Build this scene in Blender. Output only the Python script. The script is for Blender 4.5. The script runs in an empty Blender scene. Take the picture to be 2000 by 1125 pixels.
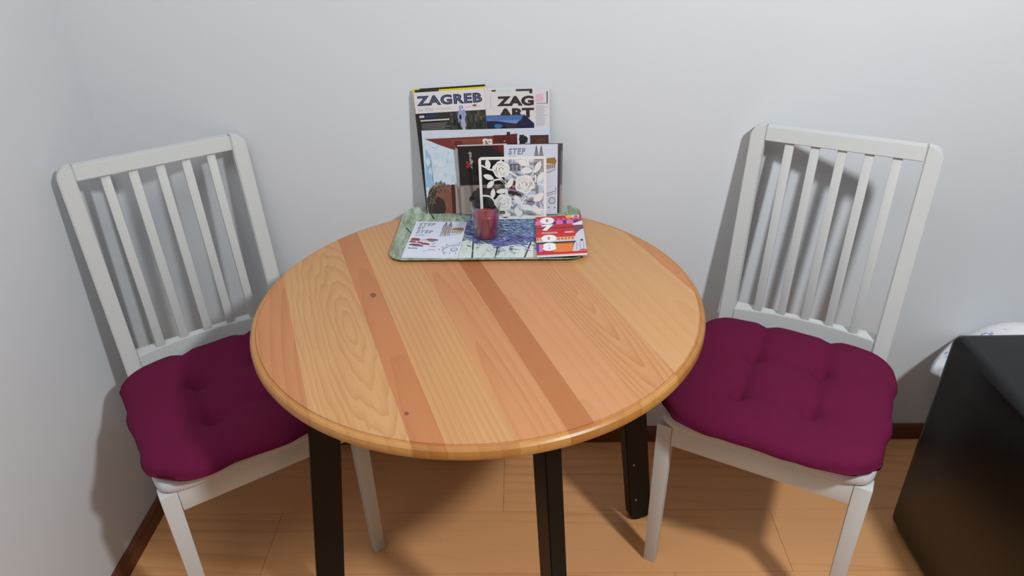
import bpy, bmesh, math, random
from mathutils import Matrix, Vector
random.seed(7)
S = bpy.context.scene
COL = S.collection
R = math.radians

# ------------------------------------------------------------------ camera
cam_d = bpy.data.cameras.new('camera'); cam = bpy.data.objects.new('camera', cam_d); COL.objects.link(cam)
S.camera = cam
PITCH, YAW, ROLL = R(30.215), R(-1.3212), R(-1.5067)
cam_d.sensor_fit = 'HORIZONTAL'; cam_d.sensor_width = 36.0
cam_d.lens = 1401.94 / 2000 * 36.0
cam_d.clip_start = 0.02
fw = Vector((math.sin(YAW) * math.cos(PITCH), math.cos(YAW) * math.cos(PITCH), -math.sin(PITCH)))
rt = Vector((math.cos(YAW), -math.sin(YAW), 0)); up = rt.cross(fw)
r2 = rt * math.cos(ROLL) + up * math.sin(ROLL); u2 = -rt * math.sin(ROLL) + up * math.cos(ROLL)
cam.matrix_world = Matrix(((r2.x, u2.x, -fw.x, 0.091), (r2.y, u2.y, -fw.y, -1.6169), (r2.z, u2.z, -fw.z, 1.4646), (0, 0, 0, 1)))

# ------------------------------------------------------------------ world and lights
w = bpy.data.worlds.new('world'); S.world = w; w.use_nodes = True
w.node_tree.nodes['Background'].inputs[0].default_value = (0.8, 0.85, 0.9, 1)
w.node_tree.nodes['Background'].inputs[1].default_value = 0.15

def area(name, loc, size, watts, color, rot=(0, 0, 0)):
    l = bpy.data.lights.new(name, 'AREA'); l.shape = 'DISK'; l.size = size; l.energy = watts; l.color = color
    o = bpy.data.objects.new(name, l); COL.objects.link(o); o.location = loc; o.rotation_euler = rot
    return o
def bulb(name, loc, radius, watts, color):
    l = bpy.data.lights.new(name, 'SPOT'); l.spot_size = R(150); l.spot_blend = 0.5; l.shadow_soft_size = radius; l.energy = watts; l.color = color
    o = bpy.data.objects.new(name, l); COL.objects.link(o); o.location = loc
    o.rotation_euler = (Vector((0.0, -0.2, 0.85)) - Vector(loc)).to_track_quat('-Z', 'Y').to_euler()
bulb('spot_lamp', (1.12, -1.58, 2.14), 0.080, 120, (0.93, 0.965, 0.985))
area('fill_light', (-0.35, -1.55, 2.56), 1.0, 13, (0.93, 0.965, 0.985))  # added unseen overhead fill, lifts the ambient level and the left wall
S.view_settings.view_transform = 'Standard'; S.view_settings.look = 'None'
S.view_settings.gamma = 1.0; S.view_settings.use_curve_mapping = False
S.view_settings.exposure = 0.0

# ------------------------------------------------------------------ materials
def lin(c):
    c = c / 255.0
    return c / 12.92 if c <= 0.04045 else ((c + 0.055) / 1.055) ** 2.4
def rgb(*c): return (lin(c[0]), lin(c[1]), lin(c[2]), 1.0)
MATS = {}
def new_mat(name):
    m = bpy.data.materials.new(name); m.use_nodes = True
    return m, m.node_tree.nodes, m.node_tree.links, m.node_tree.nodes['Principled BSDF']
def plain(name, col, rough=0.5, spec=0.5, noise=0.0, nscale=40, bump=0.0, bscale=200, metal=0.0, coat=0.0, sheen=0.0):
    if name in MATS: return MATS[name]
    m, N, L, b = new_mat(name)
    b.inputs['Base Color'].default_value = col; b.inputs['Roughness'].default_value = rough
    b.inputs['Specular IOR Level'].default_value = spec; b.inputs['Metallic'].default_value = metal
    b.inputs['Coat Weight'].default_value = coat; b.inputs['Sheen Weight'].default_value = sheen
    tc = N.new('ShaderNodeTexCoord')
    if noise > 0:
        n = N.new('ShaderNodeTexNoise'); n.inputs['Scale'].default_value = nscale; n.inputs['Detail'].default_value = 3
        L.new(tc.outputs['Object'], n.inputs['Vector'])
        mx = N.new('ShaderNodeMix'); mx.data_type = 'RGBA'
        mx.inputs['A'].default_value = tuple(c * (1 - noise) for c in col[:3]) + (1,)
        mx.inputs['B'].default_value = tuple(min(1, c * (1 + noise)) for c in col[:3]) + (1,)
        L.new(n.outputs['Fac'], mx.inputs['Factor']); L.new(mx.outputs['Result'], b.inputs['Base Color'])
    if bump > 0:
        n = N.new('ShaderNodeTexNoise'); n.inputs['Scale'].default_value = bscale; n.inputs['Detail'].default_value = 2
        L.new(tc.outputs['Object'], n.inputs['Vector'])
        bp = N.new('ShaderNodeBump'); bp.inputs['Strength'].default_value = bump; bp.inputs['Distance'].default_value = 0.002
        L.new(n.outputs['Fac'], bp.inputs['Height']); L.new(bp.outputs['Normal'], b.inputs['Normal'])
    MATS[name] = m
    return m
def wood(name, c1, c2, seed=0.0, stretch=0.09, rings=22.0, cy=0.0, cx=0.0, contrast=0.5, rough=0.38, coat=0.0, per_object=0.0, fib=0.35, distort=2.2, gain=(1, 1, 1), strips=False):
    """grain along local X; nested ovals around (cx, cy)"""
    c1 = (c1[0], c1[1] / 1.12, c1[2] / 1.20, 1); c2 = (c2[0], c2[1] / 1.12, c2[2] / 1.20, 1)
    c1 = (c1[0] * gain[0], c1[1] * gain[1], c1[2] * gain[2], 1); c2 = (c2[0] * gain[0], c2[1] * gain[1], c2[2] * gain[2], 1)
    if name in MATS: return MATS[name]
    m, N, L, b = new_mat(name)
    tc = N.new('ShaderNodeTexCoord'); add = N.new('ShaderNodeVectorMath'); add.operation = 'ADD'
    L.new(tc.outputs['Object'], add.inputs[0])
    add.inputs[1].default_value = (-cx, -cy, seed)
    src = add.outputs[0]
    if per_object:
        oi = N.new('ShaderNodeObjectInfo'); mu = N.new('ShaderNodeVectorMath'); mu.operation = 'MULTIPLY_ADD'
        cmb = N.new('ShaderNodeCombineXYZ')
        for k in range(3): L.new(oi.outputs['Random'], cmb.inputs[k])
        L.new(cmb.outputs[0], mu.inputs[0]); mu.inputs[1].default_value = (per_object, 0.09, 31.0)
        L.new(src, mu.inputs[2]); src = mu.outputs[0]
    mp = N.new('ShaderNodeMapping'); mp.inputs['Scale'].default_value = (stretch, 1.0, 0.3); L.new(src, mp.inputs['Vector'])
    wv = N.new('ShaderNodeTexWave'); wv.wave_type = 'RINGS'; wv.rings_direction = 'Z'; wv.wave_profile = 'SAW'
    wv.inputs['Scale'].default_value = rings; wv.inputs['Distortion'].default_value = distort
    wv.inputs['Detail'].default_value = 2.5; wv.inputs['Detail Scale'].default_value = 1.3
    L.new(mp.outputs[0], wv.inputs['Vector'])
    mp2 = N.new('ShaderNodeMapping'); mp2.inputs['Scale'].default_value = (6, 260, 30); L.new(src, mp2.inputs['Vector'])
    ns = N.new('ShaderNodeTexNoise'); ns.inputs['Scale'].default_value = 1.0; ns.inputs['Detail'].default_value = 4
    L.new(mp2.outputs[0], ns.inputs['Vector'])
    mp3 = N.new('ShaderNodeMapping'); mp3.inputs['Scale'].default_value = (1.6, 12, 4); L.new(src, mp3.inputs['Vector'])
    nb = N.new('ShaderNodeTexNoise'); nb.inputs['Scale'].default_value = 1.0; nb.inputs['Detail'].default_value = 2
    L.new(mp3.outputs[0], nb.inputs['Vector'])
    def mth(op, a, bb):
        q = N.new('ShaderNodeMath'); q.operation = op
        for i, v in enumerate((a, bb)):
            if isinstance(v, (int, float)): q.inputs[i].default_value = v
            else: L.new(v, q.inputs[i])
        return q.outputs[0]
    pw = mth('POWER', wv.outputs['Fac'], 2.2)
    f = mth('ADD', mth('MULTIPLY', pw, contrast), mth('MULTIPLY', mth('SUBTRACT', ns.outputs['Fac'], 0.45), fib))
    f = mth('ADD', f, mth('MULTIPLY', mth('SUBTRACT', nb.outputs['Fac'], 0.5), 0.8))
    if per_object:
        f = mth('ADD', f, mth('MULTIPLY', mth('SUBTRACT', oi.outputs['Random'], 0.5), 0.35))
    if strips:
        br = N.new('ShaderNodeTexBrick'); br.inputs['Scale'].default_value = 1.0; br.inputs['Brick Width'].default_value = 0.43; br.inputs['Row Height'].default_value = 0.0643
        br.inputs['Mortar Size'].default_value = 0.0004; br.offset = 0.37; br.inputs['Color1'].default_value = (0, 0, 0, 1); br.inputs['Color2'].default_value = (1, 1, 1, 1); br.inputs['Mortar'].default_value = (1.6, 1.6, 1.6, 1)
        L.new(tc.outputs['Object'], br.inputs['Vector'])
        f = mth('ADD', f, mth('MULTIPLY', mth('SUBTRACT', br.outputs['Color'], 0.5), 0.28))
    mx = N.new('ShaderNodeMix'); mx.data_type = 'RGBA'; mx.clamp_factor = True
    mx.inputs['A'].default_value = c1; mx.inputs['B'].default_value = c2
    L.new(f, mx.inputs['Factor']); L.new(mx.outputs['Result'], b.inputs['Base Color'])
    b.inputs['Roughness'].default_value = rough; b.inputs['Coat Weight'].default_value = coat; b.inputs['Coat Roughness'].default_value = 0.25
    MATS[name] = m
    return m
M_WALL = plain('white wall paint', rgb(209, 213, 217), 0.75, 0.25, 0.015, 3, 0.10, 60)
M_CEIL = plain('ceiling paint', rgb(221, 225, 228), 0.8, 0.2)
M_WHITE = plain('white lacquer', rgb(202, 205, 204), 0.40, 0.45, 0.01, 30)
M_BLACK = plain('black stain', rgb(10, 9, 8), 0.45, 0.22, 0.15, 60)
M_PURPLE = plain('plum cotton', rgb(100, 22, 58), 0.9, 0.12, 0.05, 30, 0.25, 900)
M_PAD = plain('pale grey seat fabric', rgb(203, 203, 206), 0.9, 0.1, 0.05, 300, 0.4, 700)
M_LEATHER = plain('black faux leather', rgb(6, 6, 7), 0.30, 0.40, 0.0, 40, 0.12, 500)
M_FLOOR = wood('beech laminate', rgb(226, 175, 121), rgb(187, 131, 82), 0.3, 0.10, 9, 0.0, 0.0, 0.34, 0.36, per_object=0.9, fib=0.30, distort=4.0, strips=True)
M_BASE = wood('dark skirting wood', rgb(106, 62, 38), rgb(74, 40, 24), 1.3, 0.05, 20, 0, 0, 0.4, 0.4)

# ------------------------------------------------------------------ mesh helpers
def tag(o, label=None, cat=None, group=None, kind=None):
    for k, v in (('label', label), ('category', cat), ('group', group), ('kind', kind)):
        if v: o[k] = v
    return o
def obj(name, bm, mats, parent=None, smooth=False):
    bmesh.ops.recalc_face_normals(bm, faces=bm.faces)
    me = bpy.data.meshes.new(name); bm.to_mesh(me); bm.free()
    for m in (mats if isinstance(mats, (list, tuple)) else [mats]): me.materials.append(m)
    if smooth: me.polygons.foreach_set('use_smooth', [True] * len(me.polygons))
    o = bpy.data.objects.new(name, me); COL.objects.link(o)
    if parent: o.parent = parent
    return o
def empty(name, loc=(0, 0, 0), rz=0.0):
    o = bpy.data.objects.new(name, None); COL.objects.link(o); o.location = loc; o.rotation_euler = (0, 0, rz)
    o.empty_display_size = 0.05
    return o
def box_bm(x0, x1, y0, y1, z0, z1, bev=0.0, seg=2):
    bm = bmesh.new()
    bmesh.ops.create_cube(bm, size=1, matrix=Matrix.Translation(((x0 + x1) / 2, (y0 + y1) / 2, (z0 + z1) / 2)) @ Matrix.Diagonal((x1 - x0, y1 - y0, z1 - z0, 1)))
    if bev > 0: bmesh.ops.bevel(bm, geom=bm.edges[:], offset=bev, segments=seg, profile=0.5, affect='EDGES')
    return bm
def hull_bm(pts8, bev=0.0, seg=2):
    """pts8: bottom 4 (ccw) + top 4"""
    bm = bmesh.new(); v = [bm.verts.new(p) for p in pts8]
    for f in ((3, 2, 1, 0), (4, 5, 6, 7), (0, 1, 5, 4), (1, 2, 6, 5), (2, 3, 7, 6), (3, 0, 4, 7)): bm.faces.new([v[i] for i in f])
    if bev > 0: bmesh.ops.bevel(bm, geom=bm.edges[:], offset=bev, segments=seg, profile=0.5, affect='EDGES')
    return bm
def loft_bm(sections, bev_faces=True):
    """sections: list of equal-length vertex loops"""
    bm = bmesh.new(); rows = [[bm.verts.new(p) for p in s] for s in sections]
    n = len(rows[0])
    for a, b in zip(rows, rows[1:]):
        for i in range(n): bm.faces.new((a[i], a[(i + 1) % n], b[(i + 1) % n], b[i]))
    bm.faces.new(rows[0][::-1]); bm.faces.new(rows[-1])
    return bm
def lathe_bm(prof, seg=64, close=True):
    bm = bmesh.new(); rows = []
    for r_, z in prof:
        if r_ < 1e-6: rows.append([bm.verts.new((0, 0, z))])
        else: rows.append([bm.verts.new((r_ * math.cos(2 * math.pi * i / seg), r_ * math.sin(2 * math.pi * i / seg), z)) for i in range(seg)])
    for a, b in zip(rows, rows[1:]):
        for i in range(seg):
            j = (i + 1) % seg
            if len(a) == 1 and len(b) > 1: bm.faces.new((a[0], b[j], b[i]))
            elif len(b) == 1 and len(a) > 1: bm.faces.new((a[i], a[j], b[0]))
            elif len(a) > 1: bm.faces.new((a[i], a[j], b[j], b[i]))
    return bm
def auto_smooth(o, ang=35):
    me = o.data; me.polygons.foreach_set('use_smooth', [True] * len(me.polygons))
    bm = bmesh.new(); bm.from_mesh(me)
    for e in bm.edges:
        if len(e.link_faces) == 2 and e.calc_face_angle(0) > R(ang): e.smooth = False
    bm.to_mesh(me); bm.free()
    return o

# ------------------------------------------------------------------ room
XL, XR, YF, ZC = -0.8984, 3.2, -3.9, 2.6
def struct(name, bm, m): return tag(obj(name, bm, m), kind='structure')
struct('wall_back', box_bm(XL - 0.1, XR + 0.1, 0, 0.1, -0.05, ZC + 0.05), M_WALL)
struct('wall_left', box_bm(XL - 0.1, XL, YF - 0.1, 0, -0.05, ZC + 0.05), M_WALL)
M_FAR = plain('off-white wall paint', rgb(200, 199, 197), 0.8, 0.2, 0.02, 3)
struct('wall_right', box_bm(XR, XR + 0.1, YF - 0.1, 0, -0.05, ZC + 0.05), M_FAR)
struct('wall_front', box_bm(XL, XR, YF - 0.1, YF, -0.05, ZC + 0.05), M_FAR)
struct('ceiling', box_bm(XL, XR, YF, 0, ZC, ZC + 0.05), M_CEIL)
floor = struct('floor', box_bm(XL, XR, YF, 0, -0.05, -0.008), plain('floor underlay', rgb(90, 60, 36), 0.8))
PW, PL = 0.193, 1.285
y1 = -0.006; row = 0; pm = {}
offs = [0.35, 0.92, 0.333, 0.05, 1.12, 0.27, 0.80]
while y1 > YF + 0.01:
    y0 = max(YF, y1 - (PW if row else 0.0755))
    xs = [XL]; x = XL + offs[row % len(offs)]
    while x < XR - 0.05: xs.append(x); x += PL
    xs.append(XR)
    for a, b in zip(xs, xs[1:]):
        key = (round(b - a, 3), round(y1 - y0, 3))
        if key not in pm:
            bm = box_bm(0, b - a - 0.0006, 0, y1 - y0 - 0.0005, -0.008, 0, 0.0005, 1)
            me = bpy.data.meshes.new('plank'); bm.to_mesh(me); bm.free(); me.materials.append(M_FLOOR); pm[key] = me
        o = bpy.data.objects.new('plank', pm[key]); COL.objects.link(o); o.location = (a, y0, 0); o.parent = floor
    y1 = y0; row += 1
def skirting(name, length, loc, rz):
    prof = [(0, 0), (0.0143, 0), (0.0143, 0.034), (0.012, 0.043), (0.006, 0.0478), (0, 0.0483)]
    bm = bmesh.new(); a = [bm.verts.new((0, -p[0], p[1])) for p in prof]; b = [bm.verts.new((length, -p[0], p[1])) for p in prof]
    for i in range(len(prof)):
        j = (i + 1) % len(prof); bm.faces.new((a[i], a[j], b[j], b[i]))
    bm.faces.new(a[::-1]); bm.faces.new(b)
    o = struct(name, bm, M_BASE); o.location = loc; o.rotation_euler = (0, 0, rz)
skirting('baseboard_back', XR - XL - 0.015, (XL + 0.0145, 0, 0), 0)
skirting('baseboard_left', -YF, (XL, YF, 0), R(90))

# ------------------------------------------------------------------ round table
TZ = 0.7576; YT = -0.4314
table = tag(empty('round_table', (0, YT, 0), R(-69.3)), 'round pine table with plank top and black legs', 'table')
top = obj('tabletop', lathe_bm([(0, TZ - 0.0246), (0.405, TZ - 0.0246), (0.405, TZ - 0.0236), (0, TZ - 0.0236)], 96), plain('pine underside', rgb(176, 128, 78), 0.6), table)
PROF = [(0, 0), (0.20, 0), (0.4125, 0), (0.4134, -0.0026), (0.4152, -0.0028), (0.4170, -0.0020), (0.4205, -0.0026), (0.4234, -0.0055), (0.4250, -0.0110), (0.4250, -0.0175), (0.4232, -0.0215), (0.4195, -0.0235), (0, -0.0235)]
UB = [-0.426, -0.348, -0.218, -0.172, -0.073, 0.0026, 0.0457, 0.130, 0.2195, 0.387, 0.426]
STAVE = [  # light, dark, centre x, centre y, rings, stretch, contrast, waviness
    ((206, 146, 98), (176, 112, 68), 0.16, -0.34, 18, 0.10, 0.42, 3.0),
    ((217, 173, 121), (186, 134, 82), 0.02, -0.250, 30, 0.17, 0.52, 6.5),
    ((203, 138, 88), (176, 110, 66), 0.75, -0.19, 20, 0.05, 0.40, 3.0),
    ((217, 172, 120), (194, 140, 88), 0.9, -0.21, 30, 0.03, 0.50, 2.2),
    ((216, 158, 112), (192, 128, 80), 0.45, -0.055, 22, 0.05, 0.45, 2.6),
    ((192, 126, 76), (180, 112, 64), 0.7, 0.09, 16, 0.04, 0.25, 2.0),
    ((218, 162, 117), (200, 138, 92), 0.7, 0.05, 18, 0.05, 0.35, 2.6),
    ((216, 164, 115), (186, 126, 78), -0.02, 0.178, 44, 0.085, 0.62, 2.6),
    ((218, 175, 124), (202, 150, 98), 0.6, 0.34, 14, 0.05, 0.32, 3.0),
    ((206, 148, 96), (180, 116, 70), 0.0, 0.40, 34, 0.12, 0.5, 4.0),
]
EDGE = [((196, 146, 82), (166, 112, 54)), ((206, 160, 96), (178, 128, 66)), ((186, 134, 70), (158, 104, 48))]
for i, st in enumerate(STAVE):
    bm = lathe_bm([(r_, TZ + z) for r_, z in PROF], 160)
    for co, no in ((UB[i] + 0.00006, -1), (UB[i + 1] - 0.00006, 1)):
        g = bm.verts[:] + bm.edges[:] + bm.faces[:]
        if abs(co) < 0.425:
            res = bmesh.ops.bisect_plane(bm, geom=g, plane_co=(0, co, 0), plane_no=(0, no, 0), clear_outer=True, dist=1e-6)
            ed = [e for e in res['geom_cut'] if isinstance(e, bmesh.types.BMEdge)]
            if ed: bmesh.ops.holes_fill(bm, edges=ed, sides=0)
    bmesh.ops.recalc_face_normals(bm, faces=bm.faces)
    for f in bm.faces:
        c = f.calc_center_median()
        if math.hypot(c.x, c.y) > 0.4142 and abs(f.normal.y) < 0.9999: f.material_index = 1
    m = wood('pine stave %d' % i, rgb(*st[0]), rgb(*st[1]), 0.7 * i, st[5], st[4], st[3], st[2], st[6], 0.36, coat=0.06, gain=(0.77, 0.75, 0.69), distort=st[7], fib=0.5)
    e = EDGE[(i * 2 + i // 3) % 3]
    me_ = wood('pine edge %d' % (i % 3), rgb(*EDGE[i % 3][0]), rgb(*EDGE[i % 3][1]), 0.4 * i, 0.3, 14, 0, 0, 0.35, 0.34, coat=0.1, gain=(0.82, 0.78, 0.70))
    o = obj('stave', bm, [m, me_], top); auto_smooth(o, 25)
# small knots in the reddish stave
def knot(x, y, r_):
    bm = bmesh.new(); bmesh.ops.create_circle(bm, cap_ends=True, segments=14, radius=r_, matrix=Matrix.Translation((x, y, TZ + 0.00012)) @ Matrix.Diagonal((1.5, 1, 1, 1)))
    obj('knot', bm, plain('knot', rgb(128, 70, 36), 0.4, noise=0.5, nscale=180), top)
knot(0.2895, -0.2085, 0.0032); knot(-0.081, -0.1900, 0.0060)
# legs: tapered boards, rounded foot, splayed outward
def table_leg(k):
    a = R(180 + 21.034 + 69.3 + 90 * k)
    e = Vector((math.cos(a), math.sin(a), 0)); t = Vector((-e.y, e.x, 0)); off = Vector((0.005 * math.cos(R(69.3)), 0.005 * math.sin(R(69.3)), 0))
    bm = bmesh.new(); prof = []
    n = 10; hw = 0.0295; rr = 0.022
    for i in range(n + 1):
        q = math.pi / 2 * i / n; prof.append((hw - rr + rr * math.sin(q), rr - rr * math.cos(q)))
    half = prof[:]                                                # from bottom centre to the side
    out = [(x, z) for x, z in half] + [(hw, TZ - 0.026), (-hw, TZ - 0.026)] + [(-x, z) for x, z in half[::-1]]
    fr, bk = [], []
    for x, z in out:
        rad = 0.3107 + (0.3973 - 0.3107) * (1 - z / 0.73)
        p = e * (rad + x) + off
        fr.append(bm.verts.new((p + t * 0.0148 + Vector((0, 0, z)))[:])); bk.append(bm.verts.new((p - t * 0.0148 + Vector((0, 0, z)))[:]))
    bm.faces.new(fr); bm.faces.new(bk[::-1])
    for i in range(len(fr)):
        j = (i + 1) % len(fr); bm.faces.new((fr[i], bk[i], bk[j], fr[j]))
    bmesh.ops.recalc_face_normals(bm, faces=bm.faces)
    ed = [ed for ed in bm.edges if ed.calc_face_angle(0) > R(40)]
    bmesh.ops.bevel(bm, geom=ed, offset=0.002, segments=2, affect='EDGES')
    o = auto_smooth(obj('leg', bm, M_BLACK, table), 30)
    # bracket under the top beside the leg
    c = e * 0.317 + off
    bm = bmesh.new(); pts = []
    for z in (TZ - 0.052, TZ - 0.0248):
        for s, q in ((0.0150, -0.02), (0.075, -0.02), (0.075, 0.02), (0.0150, 0.02)):
            p = c + t * s + e * q; pts.append((p.x, p.y, z))
    bm = hull_bm(pts, 0.003); obj('leg_bracket', bm, M_BLACK, table)
    # bolts on the inner faces
    for z in (0.20, 0.075):
        rad = 0.3107 + (0.3973 - 0.3107) * (1 - z / 0.73)
        p = e * (rad - 0.012) + off - t * 0.0150
        bm = bmesh.new(); rot = (-t).to_track_quat('Z', 'Y').to_matrix().to_4x4()
        bmesh.ops.create_cone(bm, cap_ends=True, segments=12, radius1=0.0028, radius2=0.0022, depth=0.0014, matrix=Matrix.Translation((p.x, p.y, z)) @ rot)
        obj('screw', bm, plain('screw steel', rgb(190, 190, 190), 0.3, metal=0.8), o)
for k in range(4): table_leg(k)

# ------------------------------------------------------------------ chairs
def lerp(tab, z):
    for (z0, v0), (z1, v1) in zip(tab, tab[1:]):
        if z <= z1: return v0 + (v1 - v0) * max(0, (z - z0)) / (z1 - z0)
    return tab[-1][1]
YFRONT = [(0, 0.432), (0.15, 0.408), (0.30, 0.392), (0.43, 0.389), (0.50, 0.400), (0.72, 0.431), (0.957, 0.465)]
YDEPTH = [(0, 0.028), (0.30, 0.036), (0.45, 0.040), (0.70, 0.032), (0.957, 0.024)]
XO, XI = 0.1935, 0.1605
def build_chair():
    ch = empty('dining_chair')
    for s in (-1, 1):
        # rear leg and back post in one curved piece with a rounded outer top corner
        secs = []; zs = [0, 0.08, 0.15, 0.22, 0.30, 0.37, 0.43, 0.47, 0.50, 0.58, 0.66, 0.74, 0.82, 0.88, 0.925]
        rr = 0.026
        arc = [(0.957 - rr + rr * math.sin(q), XO - rr + rr * math.cos(q)) for q in [math.pi / 2 * i / 7 for i in range(8)]]
        for z, xo in [(z, XO - (0.004 * max(0, 0.43 - z) / 0.43)) for z in zs] + arc:
            yf = lerp(YFRONT, z); yd = lerp(YDEPTH, z); xi = XI
            secs.append([(s * xi, yf, z), (s * xo, yf, z), (s * xo, yf + yd, z), (s * xi, yf + yd, z)])
        bm = loft_bm(secs)
        bmesh.ops.recalc_face_normals(bm, faces=bm.faces)
        ed = [e for e in bm.edges if len(e.link_faces) == 2 and e.calc_face_angle(0) > R(50)]
        bmesh.ops.bevel(bm, geom=ed, offset=0.0022, segments=2, affect='EDGES')
        auto_smooth(obj('back_post', bm, M_WHITE, ch), 40)
        # front leg, tapering to the foot on its inner faces
        xo = s * 0.2125; xi = s * 0.1795; xb = s * 0.1855
        pts = [(xo, 0, 0), (xb, 0, 0), (xb, 0.026, 0), (xo, 0.026, 0), (xo, 0, 0.431), (xi, 0, 0.431), (xi, 0.034, 0.431), (xo, 0.034, 0.431)]
        auto_smooth(obj('leg', hull_bm(pts, 0.0018), M_WHITE, ch), 40)
        # side apron
        pts = [(s * 0.2085, 0.0345, 0.381), (s * 0.1885, 0.0345, 0.381), (s * 0.170, 0.392, 0.381), (s * 0.190, 0.392, 0.381),
               (s * 0.2085, 0.0345, 0.431), (s * 0.1885, 0.0345, 0.431), (s * 0.170, 0.392, 0.431), (s * 0.190, 0.392, 0.431)]
        auto_smooth(obj('side_apron', hull_bm(pts, 0.001), M_WHITE, ch), 40)
    auto_smooth(obj('front_apron', box_bm(-0.1790, 0.1790, 0.0008, 0.0225, 0.381, 0.431, 0.001), M_WHITE, ch), 40)
    auto_smooth(obj('rear_apron', box_bm(-0.1600, 0.1600, 0.398, 0.418, 0.385, 0.425, 0.001), M_WHITE, ch), 40)
    # top rail between the posts, slightly bowed to the back
    def rail(name, z0, z1, yfun, th, lean):
        n = 16; secs = []
        for i in range(n + 1):
            x = -XI + 0.0004 + (2 * XI - 0.0008) * i / n; y = yfun(x)
            secs.append([(x, y, z0), (x, y + lean, z1), (x, y + th + lean, z1), (x, y + th, z0)])
        bm = loft_bm(secs); bmesh.ops.recalc_face_normals(bm, faces=bm.faces)
        ed = [e for e in bm.edges if len(e.link_faces) == 2 and e.calc_face_angle(0) > R(50)]
        bmesh.ops.bevel(bm, geom=ed, offset=0.0015, segments=2, affect='EDGES')
        return auto_smooth(obj(name, bm, M_WHITE, ch), 40)
    rail('top_rail', 0.9245, 0.9565, lambda x: 0.4620, 0.0215, 0.0045)
    yb = lambda x: 0.4035 + 0.021 * (1 - (x / XI) ** 2)
    n = 24; secs = []
    for i in range(n + 1):
        x = -XI + 0.0004 + (2 * XI - 0.0008) * i / n; y = yb(x)
        secs.append([(x, y - 0.003, 0.462), (x, y, 0.512), (x, 0.4400, 0.514), (x, 0.4370, 0.462)])
    bm = loft_bm(secs); bmesh.ops.recalc_face_normals(bm, faces=bm.faces)
    ed = [e for e in bm.edges if len(e.link_faces) == 2 and e.calc_face_angle(0) > R(50)]
    bmesh.ops.bevel(bm, geom=ed, offset=0.0015, segments=2, affect='EDGES')
    auto_smooth(obj('lower_rail', bm, M_WHITE, ch), 40)
    for xc in (-0.1065, -0.0520, 0.0030, 0.0575, 0.1120):
        y0 = yb(xc) + 0.0030; y1_ = 0.4685; hw = 0.0095
        pts = [(xc - hw, y0, 0.5132), (xc + hw, y0, 0.5132), (xc + hw, y0 + 0.011, 0.5132), (xc - hw, y0 + 0.011, 0.5132),
               (xc - hw, y1_, 0.9242), (xc + hw, y1_, 0.9242), (xc + hw, y1_ + 0.012, 0.9242), (xc - hw, y1_ + 0.012, 0.9242)]
        auto_smooth(obj('slat', hull_bm(pts, 0.0012), M_WHITE, ch), 40)
    # upholstered seat pad
    n = 28; bm = bmesh.new(); rings = []
    def outline(k, inset):
        a = 2 * math.pi * k / 96; c_, s_ = math.cos(a), math.sin(a); e = 2 / 9.0
        x = math.copysign(abs(c_) ** e, c_); y = math.copysign(abs(s_) ** e, s_)
        yy = 0.193 + y * (0.2005 - inset); xw = 0.2165 - 0.022 * max(0, min(1, (yy) / 0.39))
        return x * (xw - inset), yy
    for ins, z in ((0.004, 0.4318), (0.0005, 0.437), (0.0, 0.447), (0.002, 0.456), (0.008, 0.4625), (0.02, 0.4655), (0.05, 0.467), (0.10, 0.4675)):
        rings.append([bm.verts.new((*outline(k, ins), z)) for k in range(96)])
    for a, b in zip(rings, rings[1:]):
        for k in range(96): bm.faces.new((a[k], a[(k + 1) % 96], b[(k + 1) % 96], b[k]))
    bm.faces.new(rings[0][::-1]); bm.faces.new(rings[-1])
    obj('seat_pad', bm, M_PAD, ch, True)
    return ch
def copy_tree(o, parent=None):
    c = o.copy(); COL.objects.link(c); c.parent = parent
    for chd in o.children: copy_tree(chd, c)
    return c
chair_r = build_chair()
chair_l = copy_tree(chair_r)
PR = (0.5545, -0.5297, R(-28.28)); PLc = (-0.4465, -0.5142, R(34.6))
chair_r.location = (PR[0], PR[1], 0); chair_r.rotation_euler = (0, 0, PR[2])
chair_l.location = (PLc[0], PLc[1], 0); chair_l.rotation_euler = (0, 0, PLc[2])
tag(chair_r, 'white slatted dining chair between the round table and the black seat', 'chair', 'white dining chairs')
tag(chair_l, 'white slatted dining chair in the corner against the left wall', 'chair', 'white dining chairs')

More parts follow.
